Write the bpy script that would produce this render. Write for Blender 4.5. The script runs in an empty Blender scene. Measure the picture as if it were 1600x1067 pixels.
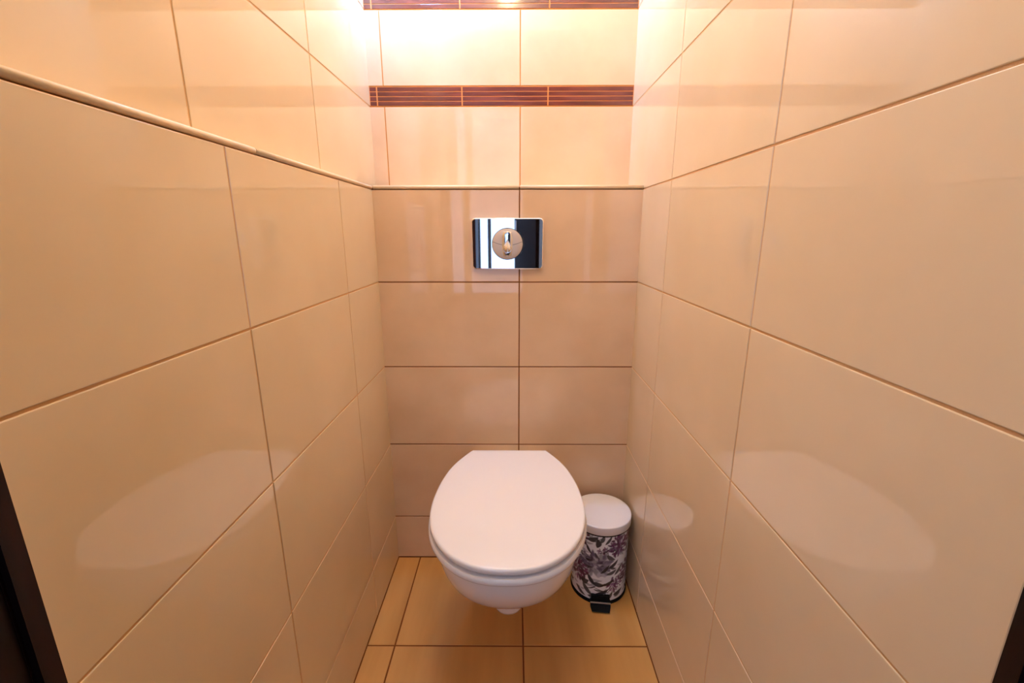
import bpy, bmesh, math, random
import numpy as np
from mathutils import Vector, Matrix

# ---------------------------------------------------------------- scene, camera, light
sc = bpy.context.scene
C = sc.collection
sc.view_settings.view_transform = 'Standard'
sc.view_settings.look = 'None'
sc.view_settings.gamma = 1.0
sc.view_settings.use_curve_mapping = False
sc.view_settings.exposure = 0.0
sc.cycles.max_bounces = 14
sc.cycles.diffuse_bounces = 10
sc.cycles.glossy_bounces = 8
sc.cycles.sample_clamp_indirect = 6.0
sc.cycles.use_denoising = True
sc.cycles.use_adaptive_sampling = False

CAM_Y, CAM_Z = -1.2519, 1.0448
cam = bpy.data.cameras.new('camera')
cam.sensor_width = 36.0
cam.lens = 690.54 / 1600 * 36.0
cam.clip_start = 0.01
camo = bpy.data.objects.new('camera', cam)
C.objects.link(camo)
_p, _y, _r = math.radians(13.836), math.radians(-0.343), math.radians(0.058)
camo.matrix_world = (Matrix.Translation((0, CAM_Y, CAM_Z)) @ Matrix.Rotation(-_y, 4, 'Z')
                     @ Matrix.Rotation(math.pi / 2 - _p, 4, 'X') @ Matrix.Rotation(-_r, 4, 'Z'))
sc.camera = camo

world = bpy.data.worlds.new('world')
sc.world = world
world.use_nodes = True
world.node_tree.nodes['Background'].inputs[0].default_value = (0.75, 0.85, 1.0, 1)
world.node_tree.nodes['Background'].inputs[1].default_value = 0.3

BULB = dict(loc=(-0.03, -0.88, 2.16), r=0.026, col=(1.0, 0.77, 0.45), watts=9)
GLOW = dict(loc=(-0.28, 0.035, 1.94), r=0.04, col=(0.34, 0.79, 1.9), watts=30)
ROOM = dict(loc=(-0.05, -0.12, 2.27), r=0.07, col=(1.0, 0.80, 0.46), watts=12.5)
HALL = dict(loc=(-0.72, -1.80), col=(0.54, 0.77, 1.3), strength=11.0, win=(0.60, 0.84, 1.36), glass=2.1)

# ---------------------------------------------------------------- room measures (metres)
XL, XR = -0.3843, 0.3457          # lower left wall, right wall
UXL, UD = -0.4236, 0.168          # recessed upper left wall, recessed upper back wall
YF = -1.0                         # where the tiled walls stop at the door frame
ZL = 1.158                        # top of the boxed-in lower wall
LEDGE = 0.010
CEIL = 2.40
ROWS = [0.0, 0.1535, 0.4085, 0.659, 0.909, ZL]
T = 0.006                         # tile thickness in front of the grout bed
GAP = 0.0030

# ---------------------------------------------------------------- materials
def lin(r, g, b):
    f = lambda c: c / 12.92 if c <= 0.04045 else ((c + 0.055) / 1.055) ** 2.4
    return (f(r / 255), f(g / 255), f(b / 255), 1.0)

def mat(name, col, rough=0.5, metal=0.0, spec=0.5, coat=0.0):
    m = bpy.data.materials.new(name); m.use_nodes = True
    b = m.node_tree.nodes['Principled BSDF']
    b.inputs['Base Color'].default_value = col
    b.inputs['Roughness'].default_value = rough
    b.inputs['Metallic'].default_value = metal
    b.inputs['Specular IOR Level'].default_value = spec
    b.inputs['Coat Weight'].default_value = coat
    b.inputs['Coat Roughness'].default_value = 0.04
    return m

def vary(m, c1, c2, scale, stretch=(1, 1, 1), detail=3.0, lo=0.35, hi=0.65, obj_random=0.0):
    """colour drifting between two tones, as in the glaze or the grain itself"""
    nt = m.node_tree; b = nt.nodes['Principled BSDF']
    tc = nt.nodes.new('ShaderNodeTexCoord'); mp = nt.nodes.new('ShaderNodeMapping')
    mp.inputs['Scale'].default_value = stretch
    oi = nt.nodes.new('ShaderNodeObjectInfo'); mul = nt.nodes.new('ShaderNodeMath'); mul.operation = 'MULTIPLY'
    mul.inputs[1].default_value = 37.0
    cx = nt.nodes.new('ShaderNodeCombineXYZ')
    nt.links.new(oi.outputs['Random'], mul.inputs[0])
    for k in range(3): nt.links.new(mul.outputs[0], cx.inputs[k])
    nt.links.new(cx.outputs[0], mp.inputs['Location'])
    nt.links.new(tc.outputs['Object'], mp.inputs['Vector'])
    n = nt.nodes.new('ShaderNodeTexNoise'); n.inputs['Scale'].default_value = scale; n.inputs['Detail'].default_value = detail
    nt.links.new(mp.outputs[0], n.inputs['Vector'])
    r = nt.nodes.new('ShaderNodeValToRGB')
    r.color_ramp.elements[0].position = lo; r.color_ramp.elements[0].color = c1
    r.color_ramp.elements[1].position = hi; r.color_ramp.elements[1].color = c2
    nt.links.new(n.outputs['Fac'], r.inputs['Fac'])
    nt.links.new(r.outputs['Color'], b.inputs['Base Color'])
    return m

def relief(m, scale, strength, dist=0.001, detail=2.0):
    nt = m.node_tree; b = nt.nodes['Principled BSDF']
    tc = nt.nodes.new('ShaderNodeTexCoord')
    n = nt.nodes.new('ShaderNodeTexNoise'); n.inputs['Scale'].default_value = scale; n.inputs['Detail'].default_value = detail
    nt.links.new(tc.outputs['Object'], n.inputs['Vector'])
    bp = nt.nodes.new('ShaderNodeBump'); bp.inputs['Strength'].default_value = strength; bp.inputs['Distance'].default_value = dist
    nt.links.new(n.outputs['Fac'], bp.inputs['Height'])
    nt.links.new(bp.outputs[0], b.inputs['Normal'])
    return m

def emit(name, col, strength):
    m = bpy.data.materials.new(name); m.use_nodes = True
    nt = m.node_tree; nt.nodes.clear()
    e = nt.nodes.new('ShaderNodeEmission'); o = nt.nodes.new('ShaderNodeOutputMaterial')
    e.inputs[0].default_value = (*col, 1); e.inputs[1].default_value = strength
    nt.links.new(e.outputs[0], o.inputs[0])
    return m

TILE_A = (0.715, 0.545, 0.335, 1)
TILE_B = (0.755, 0.585, 0.37, 1)
TILE_C = (0.72, 0.49, 0.295, 1)
TILE_D = (0.79, 0.56, 0.355, 1)
M = {}
M['tile_side'] = vary(mat('cream_glazed_tile', TILE_A, 0.010, spec=0.6), TILE_A, TILE_B, 5.0, (1, 1, 0.4))
M['tile_back'] = vary(mat('cream_marbled_tile', TILE_A, 0.03, spec=0.5), TILE_C, TILE_D, 6.0, (1, 1, 0.35), 4.0)
M['tile_edge'] = mat('cream_bullnose_tile', (0.80, 0.61, 0.38, 1), 0.45)
M['tile_floor'] = vary(mat('honey_floor_tile', lin(205, 160, 100), 0.28, spec=0.4), (0.56, 0.275, 0.075, 1), (0.67, 0.35, 0.105, 1), 14.0, (1, 0.12, 1), 4.0)
M['grout'] = relief(mat('brown_grout', lin(126, 70, 30), 0.9, spec=0.2), 500.0, 0.4)
M['grout_ochre'] = mat('ochre_grout', lin(198, 132, 66), 0.9, spec=0.2)
M['grout_line'] = mat('light_ochre_grout', lin(222, 146, 84), 0.9, spec=0.2)
M['grout_tan'] = relief(mat('tan_grout', lin(206, 160, 108), 0.9, spec=0.2), 500.0, 0.4)
M['strip'] = vary(mat('brown_glass_strip', lin(104, 54, 42), 0.12), lin(94, 46, 38), lin(126, 66, 54), 30.0, (0.3, 1, 1), 4.0)
M['ceramic'] = mat('white_sanitary_ceramic', lin(238, 236, 235), 0.06, spec=0.55)
M['plastic'] = mat('white_gloss_plastic', lin(240, 236, 232), 0.16, spec=0.5)
M['chrome'] = mat('polished_chrome', (0.86, 0.87, 0.89, 1), 0.03, 1.0)
M['satin'] = mat('satin_chrome', (0.78, 0.66, 0.54, 1), 0.55, 1.0)
M['darkgap'] = mat('dark_gap', (0.02, 0.018, 0.02, 1), 0.6)
M['black'] = mat('black_plastic', (0.006, 0.006, 0.006, 1), 0.7, spec=0.12)
M['lidwhite'] = relief(mat('white_lacquered_lid', lin(236, 233, 232), 0.28), 60.0, 0.02)
M['frame'] = vary(mat('mahogany_stained_wood', lin(30, 9, 6), 0.4, spec=0.25), lin(22, 6, 4), lin(44, 13, 8), 12.0, (3, 3, 0.2), 4.0)
M['door'] = mat('matt_mahogany_door', lin(26, 9, 7), 0.6, spec=0.12)
M['paint'] = mat('white_wall_paint', lin(236, 232, 226), 0.8)
M['hallfloor'] = mat('grey_brown_hall_floor', lin(120, 96, 76), 0.5)
M['greytrim'] = mat('dark_grey_trim', lin(70, 68, 70), 0.5)
M['brass'] = mat('brushed_metal', (0.6, 0.58, 0.55, 1), 0.3, 1.0)

# ---------------------------------------------------------------- helpers
def link(name, me, m=None, parent=None, loc=(0, 0, 0), rot=None):
    o = bpy.data.objects.new(name, me); C.objects.link(o)
    if m is not None and me is not None and not me.materials: me.materials.append(m)
    if parent is not None: o.parent = parent
    o.location = loc
    if rot: o.rotation_euler = rot
    return o

def tag(o, label=None, cat=None, group=None, kind=None):
    if label: o['label'] = label
    if cat: o['category'] = cat
    if group: o['group'] = group
    if kind: o['kind'] = kind
    return o

def mesh(name, verts, faces, smooth=False):
    me = bpy.data.meshes.new(name); me.from_pydata(verts, [], faces); me.update()
    if smooth:
        me.polygons.foreach_set('use_smooth', [True] * len(me.polygons))
    return me

def boxes(name, lst):
    v, f = [], []
    for (x0, x1, y0, y1, z0, z1) in lst:
        b = len(v)
        v += [(x0, y0, z0), (x1, y0, z0), (x1, y1, z0), (x0, y1, z0), (x0, y0, z1), (x1, y0, z1), (x1, y1, z1), (x0, y1, z1)]
        f += [tuple(b + i for i in q) for q in ((0, 3, 2, 1), (4, 5, 6, 7), (0, 1, 5, 4), (1, 2, 6, 5), (2, 3, 7, 6), (3, 0, 4, 7))]
    return mesh(name, v, f)

_tiles = {}
def tile_mesh(w, h, t=T, bev=0.0011):
    """a tile lying in its own x-y plane, face up at z = t, edges eased in two steps"""
    k = (round(w, 4), round(h, 4), t, bev)
    if k in _tiles: return _tiles[k]
    a, b = w / 2, h / 2
    rings = [(0, 0.0), (0, t - bev), (bev * 0.3, t - bev * 0.3), (bev, t)]
    v, f = [], []
    for d, z in rings:
        v += [(-a + d, -b + d, z), (a - d, -b + d, z), (a - d, b - d, z), (-a + d, b - d, z)]
    for r in range(3):
        for i in range(4):
            j = (i + 1) % 4
            f.append((r * 4 + i, r * 4 + j, r * 4 + 4 + j, r * 4 + 4 + i))
    f.append((12, 13, 14, 15))
    _tiles[k] = mesh('tile', v, f)
    return _tiles[k]

# orientation of a tile: face normal -> rotation
ROT = {'-y': (math.pi / 2, 0, 0), '+x': (math.pi / 2, 0, math.pi / 2), '-x': (math.pi / 2, 0, -math.pi / 2), '+z': (0, 0, 0)}
def tile(parent, face, plane, a0, a1, b0, b1, m, name='tile', t=T, gap=GAP, bev=0.0011, ends=()):
    """a tile filling the cell a0..a1 by b0..b1 whose face ends at the coordinate 'plane'"""
    if a0 in ends: a0 -= gap / 2 + 0.0018      # tucked behind the tile round the corner
    if a1 in ends: a1 += gap / 2 + 0.0018
    me = tile_mesh(abs(a1 - a0) - gap, abs(b1 - b0) - gap, t, bev)
    if not me.materials: me.materials.append(m)
    elif me.materials[0] != m:
        me = me.copy(); me.materials[0] = m
    a, b = (a0 + a1) / 2, (b0 + b1) / 2
    if face == '-y': loc = (a, plane + t, b)
    elif face == '+x': loc = (plane - t, a, b)
    elif face == '-x': loc = (plane + t, a, b)
    else: loc = (a, b, plane - t)
    return link(name, me, None, parent, loc, ROT[face])

BED = 0.0013                      # how far the grout lies behind the tile faces

def struct(name, lst, m, label, cat):
    return tag(link(name, boxes(name, lst), m), label, cat, kind='structure')

# ---------------------------------------------------------------- the tiled closet
BACK = 0.12
floor = struct('floor', [(XL - 0.1, XR + 0.1, YF - 0.16, 0.05, -0.06, -BED)], M['grout'], 'honey coloured tiled floor under the toilet', 'floor')
fx, fy = [XL, -0.3117, 0.0226, XR], [0.0, -0.324, -0.658, -0.992, YF - 0.04]
for i in range(3):
    for j in range(4):
        tile(floor, '+z', 0.0, fx[i], fx[i + 1], fy[j + 1], fy[j], M['tile_floor'], gap=0.004)

wall_back = struct('wall_back', [(XL - 0.03, XR + 0.03, BED, UD - 0.002, 0, ZL - 0.001)], M['grout'],
                   'boxed-in lower back wall of large cream tiles behind the toilet', 'wall')
bx = [XL, 0.0132, XR]
for i in range(2):
    for j in range(5):
        tile(wall_back, '-y', 0.0, bx[i], bx[i + 1], ROWS[j], ROWS[j + 1], M['tile_back'], ends=(XL, XR))

wall_back_upper = struct('wall_back_upper', [(UXL - 0.03, XR + 0.03, UD + BED, UD + BACK, ZL, CEIL)], M['grout_ochre'],
                         'recessed upper back wall of cream tiles with brown strips', 'wall')
ux = [UXL, -0.3818, 0.0164, XR]
for (z0, z1) in [(ZL + LEDGE, 1.4036), (1.457, 1.6505), (1.704, 1.9), (1.9, 2.15), (2.15, CEIL)]:
    for i in range(3):
        tile(wall_back_upper, '-y', UD, ux[i], ux[i + 1], z0, z1, M['tile_back'], ends=(UXL, XR))
sx = [UXL, -0.4015, -0.1535, 0.0970, XR]
for z0 in (1.4036, 1.6505):
    for i in range(4):
        bt = link('border_tile', boxes('border_tile_back', [(sx[i] + 0.0002, sx[i + 1] - 0.0002, UD + 0.0008, UD + 0.005, z0 + 0.0015, z0 + 0.0519)]), M['grout_line'], wall_back_upper)
        for k in range(4):
            a = z0 + 0.0015 + k * 0.0128
            tile(bt, '-y', UD, sx[i] + 0.001, sx[i + 1] - 0.001, a, a + 0.0124, M['strip'], 'glass_strip', t=0.004, gap=0.0016, bev=0.0004)

wall_left = struct('wall_left', [(XL - BACK, XL - BED, YF, UD - 0.002, 0, ZL - 0.001)], M['grout_tan'],
                   'lower left wall of large cream tiles below the ledge', 'wall')
ly = [0.0, -0.2345, -0.6243, YF]
for i in range(3):
    for j in range(5):
        tile(wall_left, '+x', XL, ly[i + 1], ly[i], ROWS[j], ROWS[j + 1], M['tile_side'], ends=(0.0,))

wall_left_upper = struct('wall_left_upper', [(UXL - BACK, UXL - BED, YF, UD + BACK, ZL, CEIL)], M['grout_tan'],
                         'recessed upper left wall of cream tiles above the ledge', 'wall')
uy = [UD, -0.2279, -0.6248, YF]
UZ = [ZL + LEDGE, 1.4036, 1.654, 1.904, 2.154, CEIL]
for i in range(3):
    for j in range(5):
        tile(wall_left_upper, '+x', UXL, uy[i + 1], uy[i], UZ[j], UZ[j + 1], M['tile_side'], ends=(UD,))

wall_right = struct('wall_right', [(XR + BED, XR + BACK, YF, UD + BACK, 0, CEIL)], M['grout_tan'],
                    'right wall of large glossy cream tiles beside the bin', 'wall')
ry = [UD, -0.2203, -0.6157, YF]
RZ = ROWS + UZ[1:]
for i in range(3):
    for j in range(len(RZ) - 1):
        tile(wall_right, '-x', XR, ry[i + 1], ry[i], RZ[j], RZ[j + 1], M['tile_side'], ends=(UD,))

# bullnose tiles that cap the ledge along the left and the back
def bullnose(L, D, h):
    """slab of length L along x, depth D along +y, its front edge at y = 0 rounded"""
    prof = []
    r = h * 0.5
    for k in range(9):
        a = -math.pi / 2 - k / 8 * math.pi
        prof.append((r + math.cos(a) * r, r + math.sin(a) * r))
    prof += [(D, h), (D, 0)]
    n = len(prof); v, f = [], []
    for x in (-L / 2, L / 2):
        v += [(x, y, z) for y, z in prof]
    for i in range(n):
        j = (i + 1) % n
        f.append((i, j, n + j, n + i))
    f.append(tuple(range(n - 1, -1, -1))); f.append(tuple(range(n, 2 * n)))
    me = mesh('ledge_tile', v, f)
    for i in range(8): me.polygons[i].use_smooth = True
    return me
ZB = ZL + 0.0008
trim_1 = struct('trim_1', [(UXL + 0.001, XL - 0.006, YF, UD - 0.001, ZL - 0.001, ZL + LEDGE - 0.003)], M['grout'],
                'narrow bullnose ledge running along the left wall', 'trim')
for (y0, y1) in [(YF, -0.55), (-0.55, -0.0), ]:
    link('ledge_tile', bullnose(abs(y1 - y0) - 0.0015, XL - UXL, LEDGE - 0.001), M['tile_edge'], trim_1, (XL + 0.0015, (y0 + y1) / 2, ZB), (0, 0, math.pi / 2))
trim_2 = struct('trim_2', [(UXL + 0.001, XR - 0.001, 0.008, UD - 0.001, ZL - 0.001, ZL + LEDGE - 0.003)], M['grout'],
                'bullnose ledge capping the boxed-in wall behind the toilet', 'trim')
for (x0, x1) in [(XL + 0.001, 0.0132), (0.0132, XR + 0.0015)]:
    link('ledge_tile', bullnose(x1 - x0 - 0.003, UD + 0.003, LEDGE), M['tile_edge'], trim_2, ((x0 + x1) / 2, -0.0015, ZB))

ceiling = struct('ceiling', [(UXL - BACK, XR + BACK, YF - 0.14, UD + BACK, CEIL, CEIL + 0.05)], M['paint'], 'white ceiling of the narrow closet', 'ceiling')

# ---------------------------------------------------------------- doorway and hall behind the camera
DL, DR, DH = -0.326, 0.3435, 2.02
wall_front = struct('wall_front', [(-1.3, DL - 0.03, YF - 0.14, YF, 0, CEIL), (DR + 0.03, 1.3, YF - 0.14, YF, 0, CEIL), (DL - 0.03, DR + 0.03, YF - 0.14, YF, DH + 0.03, CEIL)],
                    M['paint'], 'white wall around the doorway', 'wall')
door_1 = tag(bpy.data.objects.new('door_1', None), 'dark mahogany door frame at the edge of the view', 'door frame', kind='structure')
C.objects.link(door_1)
for s, x in ((1, DL), (-1, DR)):
    a, b = sorted((x - s * 0.035, x)); c, d = sorted((x - s * 0.035, x - s * 0.006)); e, g = sorted((x - s * 0.012, x - s * 0.0055))
    link('jamb', boxes('jamb', [(a, b, YF - 0.0126, YF, 0, DH), (c, d, YF - 0.155, YF - 0.0140, 0, DH)]), M['frame'], door_1)
    link('jamb_bead', boxes('jamb_bead', [(e, g, YF - 0.0142, YF - 0.0122, 0, DH)]), M['frame'], door_1)
link('head', boxes('head', [(DL - 0.035, DR + 0.035, YF - 0.155, YF, DH, DH + 0.035)]), M['frame'], door_1)
leaf = tag(bpy.data.objects.new('door_2', None), 'dark mahogany door leaf standing open into the hall', 'door', kind='structure')
C.objects.link(leaf); leaf.location = (DR - 0.06, YF - 0.16, 0); leaf.rotation_euler = (0, 0, math.radians(-106))
link('door_leaf', boxes('door_leaf', [(0, 0.70, -0.04, 0, 0.01, 2.01)]), M['door'], leaf)
link('handle', boxes('handle', [(0.60, 0.63, -0.05, 0.01, 0.98, 1.12), (0.52, 0.63, -0.09, -0.075, 1.04, 1.06), (0.61, 0.63, -0.09, -0.05, 1.04, 1.06)]), M['brass'], leaf)
HY = -2.5
struct('wall_hall', [(-1.3, 1.3, HY - 0.1, HY, 0, CEIL + 0.05)], M['paint'], 'white hall wall opposite the doorway', 'wall')
struct('wall_hall_left', [(-1.35, -1.3, HY, YF, 0, CEIL + 0.05)], M['paint'], 'white hall wall on the left', 'wall')
struct('wall_hall_right', [(1.3, 1.35, HY, YF, 0, CEIL + 0.05)], M['paint'], 'white hall wall on the right', 'wall')
struct('floor_hall', [(-1.3, 1.3, HY, YF - 0.16, -0.06, -0.002)], M['hallfloor'], 'brown hall floor outside the doorway', 'floor')
struct('ceiling_hall', [(-1.3, 1.3, HY, YF - 0.14, CEIL, CEIL + 0.05)], M['paint'], 'white hall ceiling', 'ceiling')
wl, wr, wb_, wt = -0.56, 0.12, 0.55, 2.05       # the bright hall window opposite the doorway
window_1 = tag(bpy.data.objects.new('window_1', None), 'bright hall window with grey frame opposite the doorway', 'window', kind='structure')
C.objects.link(window_1)
link('window_frame', boxes('window_frame', [(wl - 0.06, wl, HY, HY + 0.04, wb_, wt), (wr, wr + 0.06, HY, HY + 0.04, wb_, wt), (wl - 0.06, wr + 0.06, HY, HY + 0.04, wt, wt + 0.06), (wl - 0.06, wr + 0.06, HY, HY + 0.06, wb_ - 0.05, wb_),
     (-0.42, -0.36, HY + 0.006, HY + 0.03, wb_, wt)]), M['greytrim'], window_1)
for (a, b) in ((wl, -0.42), (-0.36, wr)):
    link('pane', boxes('pane', [(a, b, HY + 0.002, HY + 0.008, wb_, wt)]), emit('daylit_glass', HALL['win'], HALL['glass']), window_1)

# ---------------------------------------------------------------- lathe / loft helpers
def lathe(name, prof, n=48, smooth=True):
    v, f = [], []
    for r, z in prof:
        for i in range(n):
            a = 2 * math.pi * i / n
            v.append((r * math.cos(a), r * math.sin(a), z))
    for k in range(len(prof) - 1):
        for i in range(n):
            j = (i + 1) % n
            f.append((k * n + i, k * n + j, (k + 1) * n + j, (k + 1) * n + i))
    f.append(tuple(range(n - 1, -1, -1)))
    f.append(tuple((len(prof) - 1) * n + i for i in range(n)))
    me = mesh(name, v, f, smooth)
    if smooth:
        bm = bmesh.new(); bm.from_mesh(me)
        for e in bm.edges:
            if len(e.link_faces) == 2 and e.calc_face_angle(0) > math.radians(40): e.smooth = False
        bm.to_mesh(me); bm.free()
    return me

def loft(name, rings, sharp=40, cap0=True, cap1=True):
    n = len(rings[0]); v, f = [], []
    for r in rings: v += [tuple(p) for p in r]
    for k in range(len(rings) - 1):
        for i in range(n):
            j = (i + 1) % n
            f.append((k * n + i, k * n + j, (k + 1) * n + j, (k + 1) * n + i))
    if cap0: f.append(tuple(range(n - 1, -1, -1)))
    if cap1: f.append(tuple((len(rings) - 1) * n + i for i in range(n)))
    me = mesh(name, v, f, True)
    bm = bmesh.new(); bm.from_mesh(me)
    bmesh.ops.recalc_face_normals(bm, faces=bm.faces[:])
    for e in bm.edges:
        if len(e.link_faces) == 2 and e.calc_face_angle(0) > math.radians(sharp): e.smooth = False
    bm.to_mesh(me); bm.free()
    return me

# ---------------------------------------------------------------- toilet
TX = -0.0155
# half widths of the lid at distances from the wall
PTS = [(-0.086, 0.103), (-0.090, 0.109), (-0.12, 0.1265), (-0.16, 0.146), (-0.20, 0.1595), (-0.25, 0.170), (-0.30, 0.1755), (-0.345, 0.1770), (-0.39, 0.1735),
       (-0.43, 0.1645), (-0.465, 0.150), (-0.50, 0.127), (-0.525, 0.101), (-0.543, 0.071), (-0.553, 0.038), (-0.556, 0.0)]
def lid_outline(n=40):
    p = [Vector((w, y)) for y, w in PTS]
    p = [Vector((0.0, PTS[0][0]))] + p
    pts = []
    q = [Vector((-p[1].x, p[1].y))] + p[1:] + [Vector((-p[-2].x, p[-2].y))]
    q[0] = p[1] * 2 - p[2]
    for i in range(1, len(q) - 2):
        a, b, c, d = q[i - 1], q[i], q[i + 1], q[i + 2]
        for s in range(5):
            t = s / 5
            pts.append(0.5 * ((2 * b) + (c - a) * t + (2 * a - 5 * b + 4 * c - d) * t * t + (3 * b - a - 3 * c + d) * t ** 3))
    right = [(v.x, v.y) for v in pts]
    full = right + [(0.0, PTS[-1][0])] + [(-x, y) for x, y in reversed(right)]
    return full
LID = lid_outline()
LC = (0.0, -0.33)
def inset(outl, d, c=LC):
    """move every point inwards by d"""
    n = len(outl); out = []
    for i in range(n):
        a, b, p = Vector(outl[i - 1]), Vector(outl[(i + 1) % n]), Vector(outl[i])
        t = (b - a); t = t.normalized() if t.length else Vector((1, 0))
        nrm = Vector((-t.y, t.x))
        if nrm.dot(Vector(c) - p) < 0: nrm = -nrm
        q = p + nrm * d
        out.append((q.x, q.y))
    return out
def ring(outl, z, dome=0.0):
    return [(x, y, z) for x, y in outl]
toilet = tag(bpy.data.objects.new('wall_hung_toilet', None), 'white wall-hung toilet with its lid closed', 'toilet')
C.objects.link(toilet); toilet.location = (TX, 0, 0)

def level(w, yf, z, ax, wb, n=40):
    """horizontal section of the pan: rounded front, sides drawn in towards the wall"""
    yc = yf + ax
    pts = []
    for k in range(n + 1):
        a = math.pi * k / n
        e = 2.15
        cx, sx_ = math.cos(a), math.sin(a)
        x = math.copysign(abs(cx) ** (2 / e), cx) * w; y = yc - abs(sx_) ** (2 / e) * ax
        pts.append((x, y, z))
    m = 8
    back = []
    for k in range(1, m + 1):
        t = k / m; s = t * t * (3 - 2 * t)
        back.append((-(w + (wb - w) * s), yc + (-0.001 - yc) * t, z))
    if z > 0.39: back = [(x, y, z - 0.024 * min(1, max(0, (y + 0.16) / 0.10))) for x, y, _ in back]
    pts += back
    pts += [(-x, y, zz) for x, y, zz in reversed(back)]
    return pts
LV = [  # half width, front, z, front axis, half width at the wall
    (0.150, -0.528, 0.3995, 0.19, 0.100), (0.160, -0.541, 0.3985, 0.20, 0.104), (0.1645, -0.546, 0.395, 0.20, 0.106), (0.1645, -0.545, 0.382, 0.20, 0.106),
    (0.1635, -0.540, 0.362, 0.20, 0.106), (0.162, -0.530, 0.340, 0.195, 0.105), (0.1595, -0.515, 0.315, 0.19, 0.104), (0.1555, -0.496, 0.290, 0.18, 0.102),
    (0.149, -0.473, 0.265, 0.17, 0.10), (0.139, -0.447, 0.240, 0.158, 0.098), (0.124, -0.420, 0.217, 0.145, 0.096), (0.105, -0.394, 0.198, 0.13, 0.094),
    (0.082, -0.368, 0.183, 0.11, 0.09), (0.062, -0.352, 0.175, 0.09, 0.086), (0.047, -0.347, 0.171, 0.06, 0.08), (0.0405, -0.345, 0.164, 0.045, 0.075),
    (0.0400, -0.346, 0.145, 0.042, 0.07), (0.0385, -0.345, 0.125, 0.04, 0.065), (0.035, -0.340, 0.115, 0.038, 0.06), (0.026, -0.330, 0.109, 0.034, 0.055), (0.012, -0.315, 0.107, 0.025, 0.05)]
link('pan', loft('pan', [level(*a) for a in LV], 50), M['ceramic'], toilet)
# seat ring (closed under the lid)
S_O, S_I = inset(LID, -0.0035), inset(LID, 0.055)
seat_rings = [ring(inset(S_O, 0.006), 0.3985), ring(inset(S_O, 0.0015), 0.4005), ring(S_O, 0.404), ring(S_O, 0.4105), ring(inset(S_O, 0.003), 0.4145), ring(inset(S_O, 0.010), 0.4152),
              ring(S_I, 0.4152), ring(S_I, 0.3985)]
link('seat', loft('seat', seat_rings, 45, False, False), M['plastic'], toilet)
def lid_rings():
    r = [ring(inset(LID, 0.008), 0.4215), ring(inset(LID, 0.002), 0.4222), ring(LID, 0.425), ring(LID, 0.4295)]
    for k in range(1, 6):
        a = k / 5 * math.pi / 2
        r.append(ring(inset(LID, 0.0062 * (1 - math.cos(a))), 0.4295 + 0.0062 * math.sin(a)))
    o5 = inset(LID, 0.0062)
    for s, z in ((0.95, 0.4366), (0.85, 0.4376), (0.7, 0.4386), (0.45, 0.4396), (0.15, 0.440)):
        r.append([(LC[0] + (x - LC[0]) * s, LC[1] + (y - LC[1]) * s, z) for x, y in o5])
    return r
link('lid', loft('lid', lid_rings(), 45), M['plastic'], toilet)
for x in (-0.075, 0.075):
    h = link('hinge', lathe('hinge', [(0.010, 0.372), (0.0105, 0.374), (0.0105, 0.406), (0.009, 0.408)], 20), M['plastic'], toilet, (x, -0.070, 0))
for x in (-0.09, 0.09):
    link('bumper', lathe('bumper', [(0.008, 0.4150), (0.008, 0.4222)], 16), M['plastic'], toilet, (x, -0.47, 0))

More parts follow.
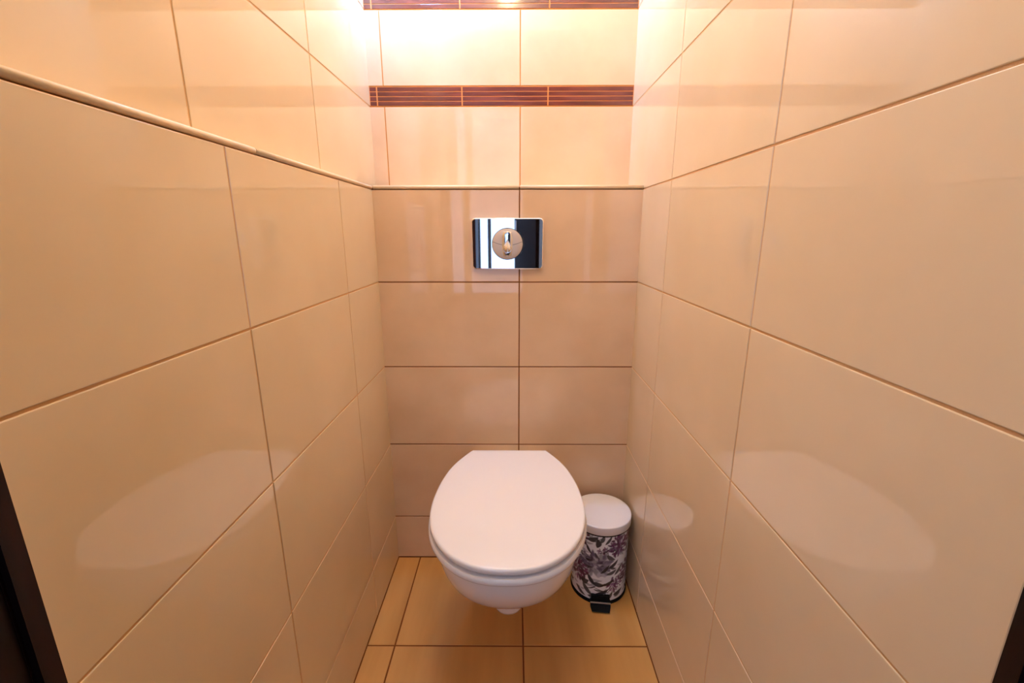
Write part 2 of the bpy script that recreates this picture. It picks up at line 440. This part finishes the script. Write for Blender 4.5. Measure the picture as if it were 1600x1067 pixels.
# ---------------------------------------------------------------- flush plate
PX, PZ = -0.0195, 1.0148
plate = tag(bpy.data.objects.new('flush_plate', None), 'chrome dual flush plate with round button on the tiled wall', 'flush plate')
C.objects.link(plate); plate.location = (PX, 0, PZ)
PW, PH, PR = 0.0985, 0.0685, 0.009
RC = 1.32
def bulge(x, top=0.0150): return -(top - (x * x) / (2 * RC))
def plate_mesh():
    nx, nz = 48, 24
    out = []
    def corner(cx, cz, a0):
        return [(cx + PR * math.cos(a0 + k / 8 * math.pi / 2), cz + PR * math.sin(a0 + k / 8 * math.pi / 2)) for k in range(9)]
    o = corner(PW - PR, PH - PR, 0)
    o += [(PW - PR - (2 * (PW - PR)) * k / nx, PH) for k in range(1, nx)]
    o += corner(-PW + PR, PH - PR, math.pi / 2)
    o += corner(-PW + PR, -PH + PR, math.pi)
    o += [(-PW + PR + (2 * (PW - PR)) * k / nx, -PH) for k in range(1, nx)]
    o += corner(PW - PR, -PH + PR, 1.5 * math.pi)
    def taper(p):   # sides lean in a little towards the bottom
        x, z = p
        return (x * (1 - 0.010 * (0.5 - z / (2 * PH))), z)
    o = [taper(p) for p in o]
    rings = []
    for d, back in ((0.003, None), (0.0, 'b'), (0.0, 0.0030), (0.0005, 0.0012), (0.0014, 0.0004), (0.0026, 0.0)):
        r = []
        for (x, z) in o:
            s = (PW - d) / PW; s2 = (PH - d) / PH
            xx, zz = x * s, z * s2
            y = -0.0006 if back is None else (-0.0022 if back == 'b' else bulge(xx) + back)
            r.append((xx, y, zz))
        rings.append(r)
    # face: columns across, so the bow stays a clean cylinder
    me = loft('plate', rings, 30, True, False)
    bm = bmesh.new(); bm.from_mesh(me)
    last = rings[-1]
    n = 72
    xs = [p[0] for p in last]
    def span(x):
        zs = []
        m_ = len(last)
        for i in range(m_):
            a, b = last[i], last[(i + 1) % m_]
            if (a[0] - x) * (b[0] - x) <= 0 and abs(a[0] - b[0]) > 1e-9:
                t = (x - a[0]) / (b[0] - a[0]); zs.append(a[2] + (b[2] - a[2]) * t)
        return min(zs), max(zs)
    x0, x1 = min(xs) + 1e-5, max(xs) - 1e-5
    cols = []
    for k in range(n + 1):
        u = -math.cos(math.pi * k / n); x = (x0 + x1) / 2 + u * (x1 - x0) / 2
        lo, hi = span(x)
        cols.append([bm.verts.new((x, bulge(x), lo + (hi - lo) * j / 6)) for j in range(7)])
    for k in range(n):
        for j in range(6):
            fc = bm.faces.new((cols[k][j], cols[k + 1][j], cols[k + 1][j + 1], cols[k][j + 1])); fc.smooth = True
    bm.to_mesh(me); bm.free()
    return me
link('plate', plate_mesh(), M['chrome'], plate)

BR = 0.0445
def yface(x, off): return bulge(x) - off
# ring round the button
def annulus(ri, ro, off0, off1, n=72):
    rings = []
    for (r, off) in ((ro, -0.001), (ro - 0.0004, off0), (ri + 0.0004, off0), (ri, off1)):
        rings.append([(r * math.cos(2 * math.pi * k / n), yface(r * math.cos(2 * math.pi * k / n), off), r * math.sin(2 * math.pi * k / n)) for k in range(n)])
    return loft('ring', rings, 50, False, False)
link('button_ring', annulus(BR - 0.0022, BR + 0.0006, 0.0018, -0.0006), M['chrome'], plate)
def disc(r, off, n=64, name='disc'):
    rings = [[(r * s * math.cos(2 * math.pi * k / n), yface(r * s * math.cos(2 * math.pi * k / n), off), r * s * math.sin(2 * math.pi * k / n)) for k in range(n)] for s in (1.0, 0.6, 0.2)]
    return loft(name, rings, 60, False, True)
link('button_well', disc(BR - 0.0015, 0.0003, name='button_well'), M['darkgap'], plate)
# the two halves, parted by a shallow curve
def split_z(x): return -0.0035 + 6.0 * x * x
def half(upper, r=BR - 0.0030, n=40):
    top, bot = [], []
    rings = []
    xs = [-r * 0.998 + 2 * r * 0.998 * k / n for k in range(n + 1)]
    rows = 10
    grid = []
    for x in xs:
        c = math.sqrt(max(r * r - x * x, 0))
        s = split_z(x)
        s = max(-c, min(c, s))
        lo, hi = (s + 0.0005, c) if upper else (-c, s - 0.0005)
        if hi < lo: hi = lo
        grid.append([(x, lo + (hi - lo) * j / rows) for j in range(rows + 1)])
    v, f = [], []
    for x_, col in zip(xs, grid):
        for (x, z) in col:
            rr = min(1.0, math.hypot(x, z) / r)
            off = 0.0034 - 0.0020 * rr ** 6 - 0.0012 * math.exp(-((x / 0.012) ** 2))   # dished towards the middle
            v.append((x, yface(x, off), z))
    m_ = rows + 1
    for k in range(n):
        for j in range(rows):
            f.append((k * m_ + j, (k + 1) * m_ + j, (k + 1) * m_ + j + 1, k * m_ + j + 1))
    me = mesh('half_button', v, f, True)
    bm = bmesh.new(); bm.from_mesh(me)
    bmesh.ops.remove_doubles(bm, verts=bm.verts[:], dist=1e-6)
    ex = bmesh.ops.extrude_face_region(bm, geom=bm.faces[:])
    for g in ex['geom']:
        if isinstance(g, bmesh.types.BMVert): g.co.y += 0.0024
    bmesh.ops.recalc_face_normals(bm, faces=bm.faces[:])
    for e in bm.edges:
        if len(e.link_faces) == 2 and e.calc_face_angle(0) > math.radians(40): e.smooth = False
    bm.to_mesh(me); bm.free()
    return me
ub = link('flush_button', half(True), M['satin'], plate); tag(ub, 'upper satin half of the round button')
lb = link('flush_button', half(False), M['satin'], plate); tag(lb, 'lower satin half of the round button')
# chrome slot with a drop in the middle
def slot_mesh():
    o = [(-0.0105, 0.0295), (0.0100, 0.0295), (0.0125, 0.018), (0.0130, 0.0), (0.0125, -0.016), (0.0100, -0.029), (-0.0100, -0.029), (-0.0128, -0.016), (-0.0135, 0.0), (-0.0130, 0.018)]
    rings = []
    for s, y in ((1.0, -0.0160), (1.0, -0.0198), (0.92, -0.0210), (0.55, -0.0222), (0.1, -0.0226)):
        rings.append([(x * s * 1.1, y, z * 1.1 * (s if s > 0.9 else 0.5 + s * 0.5)) for x, z in o])
    return loft('slot', rings, 60, False, True)
link('slot', slot_mesh(), M['chrome'], plate)
def drop_mesh():
    n = 32; base = []
    for k in range(n):
        t = 2 * math.pi * k / n
        # teardrop with its point up
        x = 0.0165 * math.sin(t) * math.sin(t / 2) ** 1.3
        z = 0.019 * math.cos(t) - 0.010 + 0.004
        base.append((x, z))
    rings = []
    for s, y in ((1.0, -0.0205), (1.0, -0.0238), (0.90, -0.0246), (0.82, -0.0243), (0.5, -0.0285), (0.2, -0.0318), (0.03, -0.0325)):
        rings.append([(x * s, y, -0.012 + (z + 0.012) * s) for x, z in base])
    return loft('drop', rings, 50, False, True)
link('drop', drop_mesh(), M['chrome'], plate)

# ---------------------------------------------------------------- pedal bin with a floral print
BX, BY = 0.2555, -0.110
bin_ = tag(bpy.data.objects.new('pedal_bin', None), 'small pedal bin printed with purple flowers beside the toilet', 'bin')
C.objects.link(bin_); bin_.location = (BX, BY, 0)
FACE = math.atan2(CAM_Y - BY, 0 - BX)      # side of the print that faces the doorway
R_B = 0.0805
ZB0, ZB1 = 0.010, 0.227

def floral():
    nu, nv = 420, 184
    Lc = 2 * math.pi * R_B
    u = (np.arange(nu) / nu - 0.5) * Lc
    v = np.linspace(0, ZB1 - ZB0, nv)
    U, V = np.meshgrid(u, v)
    rng = random.Random(11)
    img = np.empty((nv, nu, 3)); img[:] = lin(234, 239, 246)[:3]
    # pale washes in the paper
    def du(U, cu): return (U - cu + Lc / 2) % Lc - Lc / 2
    def paint(mask, col, a=1.0):
        c = np.array(col[:3]); mk = np.clip(mask, 0, 1)[..., None] * a
        img[:] = img * (1 - mk) + c * mk
    def ell(cu, cv, ra, rb, ang, soft=0.25):
        x, y = du(U, cu), V - cv
        ca, sa = math.cos(ang), math.sin(ang)
        p, q = (x * ca + y * sa) / ra, (-x * sa + y * ca) / rb
        d = np.sqrt(p * p + q * q)
        return np.clip((1 - d) / soft + 0.5, 0, 1)
    def leaf_(cu, cv, L, W, ang, col, a=1.0, bend=0.25):
        x, y = du(U, cu), V - cv
        ca, sa = math.cos(ang), math.sin(ang)
        p, q = (x * ca + y * sa) / L, (-x * sa + y * ca) / W
        q = q - bend * (p * p - 0.3) * 2
        w = np.clip(1 - p * p, 0, 1) ** 0.9 * (1 - 0.25 * p)
        paint(np.clip((w - np.abs(q)) / 0.22, 0, 1) * (np.abs(p) < 1), col, a)
    def stem(pts, wd, col):
        for (a, b), (c, d) in zip(pts[:-1], pts[1:]):
            x, y = du(U, a), V - b; ex, ey = c - a, d - b
            t = np.clip((x * ex + y * ey) / (ex * ex + ey * ey), 0, 1)
            dist = np.hypot(x - t * ex, y - t * ey)
            paint(np.clip((wd - dist) / (wd * 0.7) + 0.3, 0, 1), col)
    def bloom(cu, cv, R, cols, n, seed, squash=0.8):
        r_ = random.Random(seed)
        for k in range(n):
            t = math.sqrt((k + 0.5) / n); a = k * 2.39996 + r_.uniform(-.3, .3)
            pu, pv = cu + R * t * math.cos(a), cv + R * squash * t * math.sin(a)
            s = R * r_.uniform(0.10, 0.21)
            paint(ell(pu, pv, s * r_.uniform(1.0, 1.7), s * r_.uniform(0.5, 0.9), a + r_.uniform(-0.8, 0.8), 0.5), cols[r_.randrange(len(cols))], r_.uniform(0.75, 1.0))
    grey = [lin(84, 80, 104), lin(104, 100, 124), lin(62, 60, 80), lin(134, 130, 152), lin(186, 188, 204)]
    plum = [lin(84, 30, 78), lin(104, 48, 98), lin(62, 22, 58), lin(128, 84, 132), lin(178, 158, 190)]
    wine = [lin(74, 22, 58), lin(92, 34, 74), lin(54, 18, 44), lin(120, 66, 106)]
    dark = [lin(34, 34, 40), lin(48, 50, 54), lin(24, 24, 30), lin(66, 70, 74)]
    pale = [lin(150, 156, 166), lin(168, 172, 184), lin(132, 136, 146)]
    # pale back leaves
    for k in range(150):
        leaf_(rng.uniform(-Lc / 2, Lc / 2), rng.uniform(0, 0.22), rng.uniform(0.008, 0.02), rng.uniform(0.002, 0.005), rng.uniform(-1.2, 1.4), rng.choice(pale), 0.7)
    tiles_u = (-Lc / 3, 0.0, Lc / 3)
    for s in tiles_u:
        stem([(s - 0.030, 0.205), (s - 0.012, 0.195), (s + 0.010, 0.212)], 0.0011, dark[1])
        stem([(s + 0.010, 0.095), (s + 0.030, 0.135), (s + 0.024, 0.165)], 0.0011, dark[1])
        stem([(s - 0.040, 0.03), (s - 0.01, 0.045), (s + 0.03, 0.03), (s + 0.055, 0.06)], 0.0011, dark[1])
        bloom(s - 0.008, 0.120, 0.046, grey + pale[:1], 84, 3)
        bloom(s + 0.060, 0.180, 0.033, plum[:3] + plum[:4], 70, 5, 1.0)
        bloom(s - 0.066, 0.085, 0.034, wine, 70, 7, 1.05)
        bloom(s - 0.058, 0.200, 0.028, wine, 54, 9, 0.9)
        bloom(s + 0.052, 0.055, 0.024, plum, 40, 13, 1.0)
        bloom(s + 0.012, 0.168, 0.018, plum[:3] + grey[:2], 22, 17, 0.6)
        bloom(s - 0.048, 0.135, 0.020, grey[:3] + pale, 20, 19, 1.1)
        for (a, b, L, W, an) in [(-0.018, 0.202, 0.014, 0.0055, 0.5), (-0.004, 0.192, 0.012, 0.006, 1.6), (0.008, 0.206, 0.012, 0.004, 1.2), (0.026, 0.203, 0.014, 0.003, 1.0),
                                 (0.034, 0.145, 0.013, 0.0045, -0.6), (0.044, 0.122, 0.016, 0.004, 0.7), (0.040, 0.096, 0.014, 0.004, 0.4), (0.020, 0.108, 0.015, 0.0035, 0.9),
                                 (-0.038, 0.056, 0.011, 0.0065, 0.3), (-0.018, 0.066, 0.018, 0.0042, -0.9), (-0.030, 0.030, 0.020, 0.005, -0.8), (0.004, 0.056, 0.013, 0.0055, -0.2),
                                 (0.014, 0.030, 0.019, 0.0045, 0.5), (0.032, 0.062, 0.017, 0.0035, 0.5), (-0.006, 0.014, 0.018, 0.0045, 0.2), (0.036, 0.016, 0.014, 0.0042, 0.9),
                                 (-0.052, 0.014, 0.016, 0.004, -0.5), (0.062, 0.10, 0.016, 0.004, 0.9), (0.066, 0.022, 0.015, 0.0045, 0.3), (-0.070, 0.16, 0.013, 0.004, 1.0), (-0.030, 0.165, 0.014, 0.003, -1.0)]:
            leaf_(s + a, b, L * 1.3, W * 1.5, an, dark[rng.randrange(4)], 0.97)
        for k in range(26):
            leaf_(s + rng.uniform(-0.08, 0.08), rng.uniform(0.01, 0.21), rng.uniform(0.007, 0.016), rng.uniform(0.002, 0.0042), rng.uniform(-1.3, 1.5), dark[rng.randrange(4)], 0.85)
    return nu, nv, img
nu, nv, img = floral()
vv, ff = [], []
for j in range(nv):
    z = ZB0 + (ZB1 - ZB0) * j / (nv - 1)
    for i in range(nu):
        a = FACE + (i / nu - 0.5) * 2 * math.pi
        vv.append((R_B * math.cos(a), R_B * math.sin(a), z))
for j in range(nv - 1):
    for i in range(nu):
        k = (i + 1) % nu
        ff.append((j * nu + i, j * nu + k, (j + 1) * nu + k, (j + 1) * nu + i))
bme = mesh('bin_body', vv, ff, True)
ca = bme.color_attributes.new('print', 'FLOAT_COLOR', 'POINT')
cols = np.ones((nv * nu, 4), dtype=np.float32); cols[:, :3] = img.reshape(-1, 3)
ca.data.foreach_set('color', cols.ravel())
M['print'] = mat('floral_printed_metal', (1, 1, 1, 1), 0.28)
_nt = M['print'].node_tree; _a = _nt.nodes.new('ShaderNodeVertexColor'); _a.layer_name = 'print'
_nt.links.new(_a.outputs['Color'], _nt.nodes['Principled BSDF'].inputs['Base Color'])
link('bin_body', bme, M['print'], bin_)
link('base_ring', lathe('base_ring', [(0.0795, 0.0), (0.0825, 0.001), (0.0830, 0.004), (0.0830, 0.009), (0.0815, 0.0115), (0.079, 0.012)], 64), M['black'], bin_)
link('gasket', lathe('gasket', [(0.079, 0.2255), (0.0832, 0.2260), (0.0836, 0.2280), (0.0832, 0.2300), (0.079, 0.2305)], 64), M['black'], bin_)
link('bin_lid', lathe('bin_lid', [(0.080, 0.2302), (0.0842, 0.2306), (0.0850, 0.2316), (0.0850, 0.2530), (0.0846, 0.2546), (0.0834, 0.2555), (0.080, 0.2560), (0.060, 0.2572), (0.035, 0.2582), (0.008, 0.2585)], 96), M['lidwhite'], bin_)
def pedal_mesh():
    # a short flat tongue that leaves the base and dips to the floor
    prof = [(0.070, 0.016), (0.090, 0.0165), (0.094, 0.0150), (0.098, 0.0100), (0.112, 0.0060), (0.1135, 0.0050), (0.112, 0.0036), (0.097, 0.0060), (0.091, 0.0110), (0.070, 0.011)]
    w = 0.0285; n = len(prof); v, f = [], []
    for k, x in enumerate((-w, w)):
        for r, z in prof: v.append((x * (0.86 if r > 0.1 else 1.0), -r, z))
    for i in range(n):
        j = (i + 1) % n; f.append((i, j, n + j, n + i))
    f.append(tuple(range(n - 1, -1, -1))); f.append(tuple(range(n, 2 * n)))
    me = mesh('pedal', v, f); bm = bmesh.new(); bm.from_mesh(me); bmesh.ops.recalc_face_normals(bm, faces=bm.faces[:]); bm.to_mesh(me); bm.free()
    return me
PA = math.radians(6)
ped = link('pedal', pedal_mesh(), M['black'], bin_, (0, 0, 0), (0, 0, -PA))
link('pedal_edge', boxes('pedal_edge', [(-0.0285, 0.0285, -0.0945, -0.0905, 0.0155, 0.0172)]), M['satin'], ped)
link('pedal_bracket', boxes('pedal_bracket', [(-0.026, 0.026, -0.086, -0.078, 0.006, 0.034)]), M['black'], bin_, (0, 0, 0), (0, 0, -PA))

# ---------------------------------------------------------------- lamps above the view, and the added hall fill
def globe(r, sub=3):
    bm = bmesh.new(); bmesh.ops.create_icosphere(bm, subdivisions=sub, radius=r)
    me = bpy.data.meshes.new('bulb'); bm.to_mesh(me); bm.free()
    return me
lamp = tag(bpy.data.objects.new('ceiling_lamp', None), 'bare warm bulb hanging from the closet ceiling', 'lamp')
C.objects.link(lamp); lamp.location = BULB['loc']
S_B = BULB['watts'] / (4 * math.pi ** 2 * BULB['r'] ** 2)
link('bulb', globe(BULB['r']), emit('warm_bulb', BULB['col'], S_B), lamp)
top = CEIL - BULB['loc'][2]
link('socket', lathe('socket', [(0.014, 0.034), (0.02, 0.036), (0.02, 0.075), (0.008, 0.085)], 20), M['paint'], lamp)
link('cord', lathe('cord', [(0.003, 0.08), (0.003, top - 0.02)], 10), M['paint'], lamp)
link('ceiling_rose', lathe('ceiling_rose', [(0.02, top - 0.03), (0.04, top - 0.012), (0.042, top)], 24), M['paint'], lamp)

sconce = tag(bpy.data.objects.new('wall_lamp', None), 'small white globe lamp high in the left back corner', 'lamp')
C.objects.link(sconce); sconce.location = GLOW['loc']
S_G = GLOW['watts'] / (4 * math.pi ** 2 * GLOW['r'] ** 2)
link('lamp_shade', globe(GLOW['r']), emit('white_globe', GLOW['col'], S_G), sconce)
g = GLOW['r']
link('baffle', boxes('baffle', [(-0.030, g + 0.035, -g - 0.03, 0.006, -g - 0.014, -g - 0.010), (-0.015, g + 0.035, -g - 0.034, -g - 0.030, -g - 0.014, g * 0.4), (0.020, 0.030, 0.006, 0.010, -g - 0.010, -g + 0.012)]), M['paint'], sconce)  # added plates that keep the globe's cool light off toilet and floor
gy = UD - GLOW['loc'][1]
link('bracket', boxes('bracket', [(-0.012, 0.012, GLOW['r'] - 0.004, gy - 0.01, -0.012, 0.012), (-0.035, 0.035, gy - 0.012, gy + 0.0005, -0.05, 0.05)]), M['paint'], sconce)

dome = tag(bpy.data.objects.new('globe_lamp', None), 'round opal globe lamp on the closet ceiling above the toilet', 'lamp')
C.objects.link(dome); dome.location = ROOM['loc']
link('lamp_shade', globe(ROOM['r']), emit('opal_globe', ROOM['col'], ROOM['watts'] / (4 * math.pi ** 2 * ROOM['r'] ** 2)), dome)
dz = CEIL - ROOM['loc'][2]
link('lamp_base', lathe('lamp_base', [(0.03, ROOM['r'] - 0.006), (0.045, ROOM['r'] + 0.004), (0.05, dz)], 32), M['paint'], dome)

hall = tag(bpy.data.objects.new('hall_fill_panel', None), 'square cool fill panel added on the unseen hall ceiling', 'lamp')
C.objects.link(hall); hall.location = (*HALL['loc'], CEIL)  # invented source, sends cool fill through the doorway onto the right wall
link('panel_frame', boxes('panel_frame', [(-0.26, 0.26, -0.26, 0.26, -0.02, 0.0)]), M['paint'], hall)
link('diffuser', boxes('diffuser', [(-0.24, 0.24, -0.24, 0.24, -0.024, -0.0205)]), emit('cool_fill_panel', HALL['col'], HALL['strength']), hall)
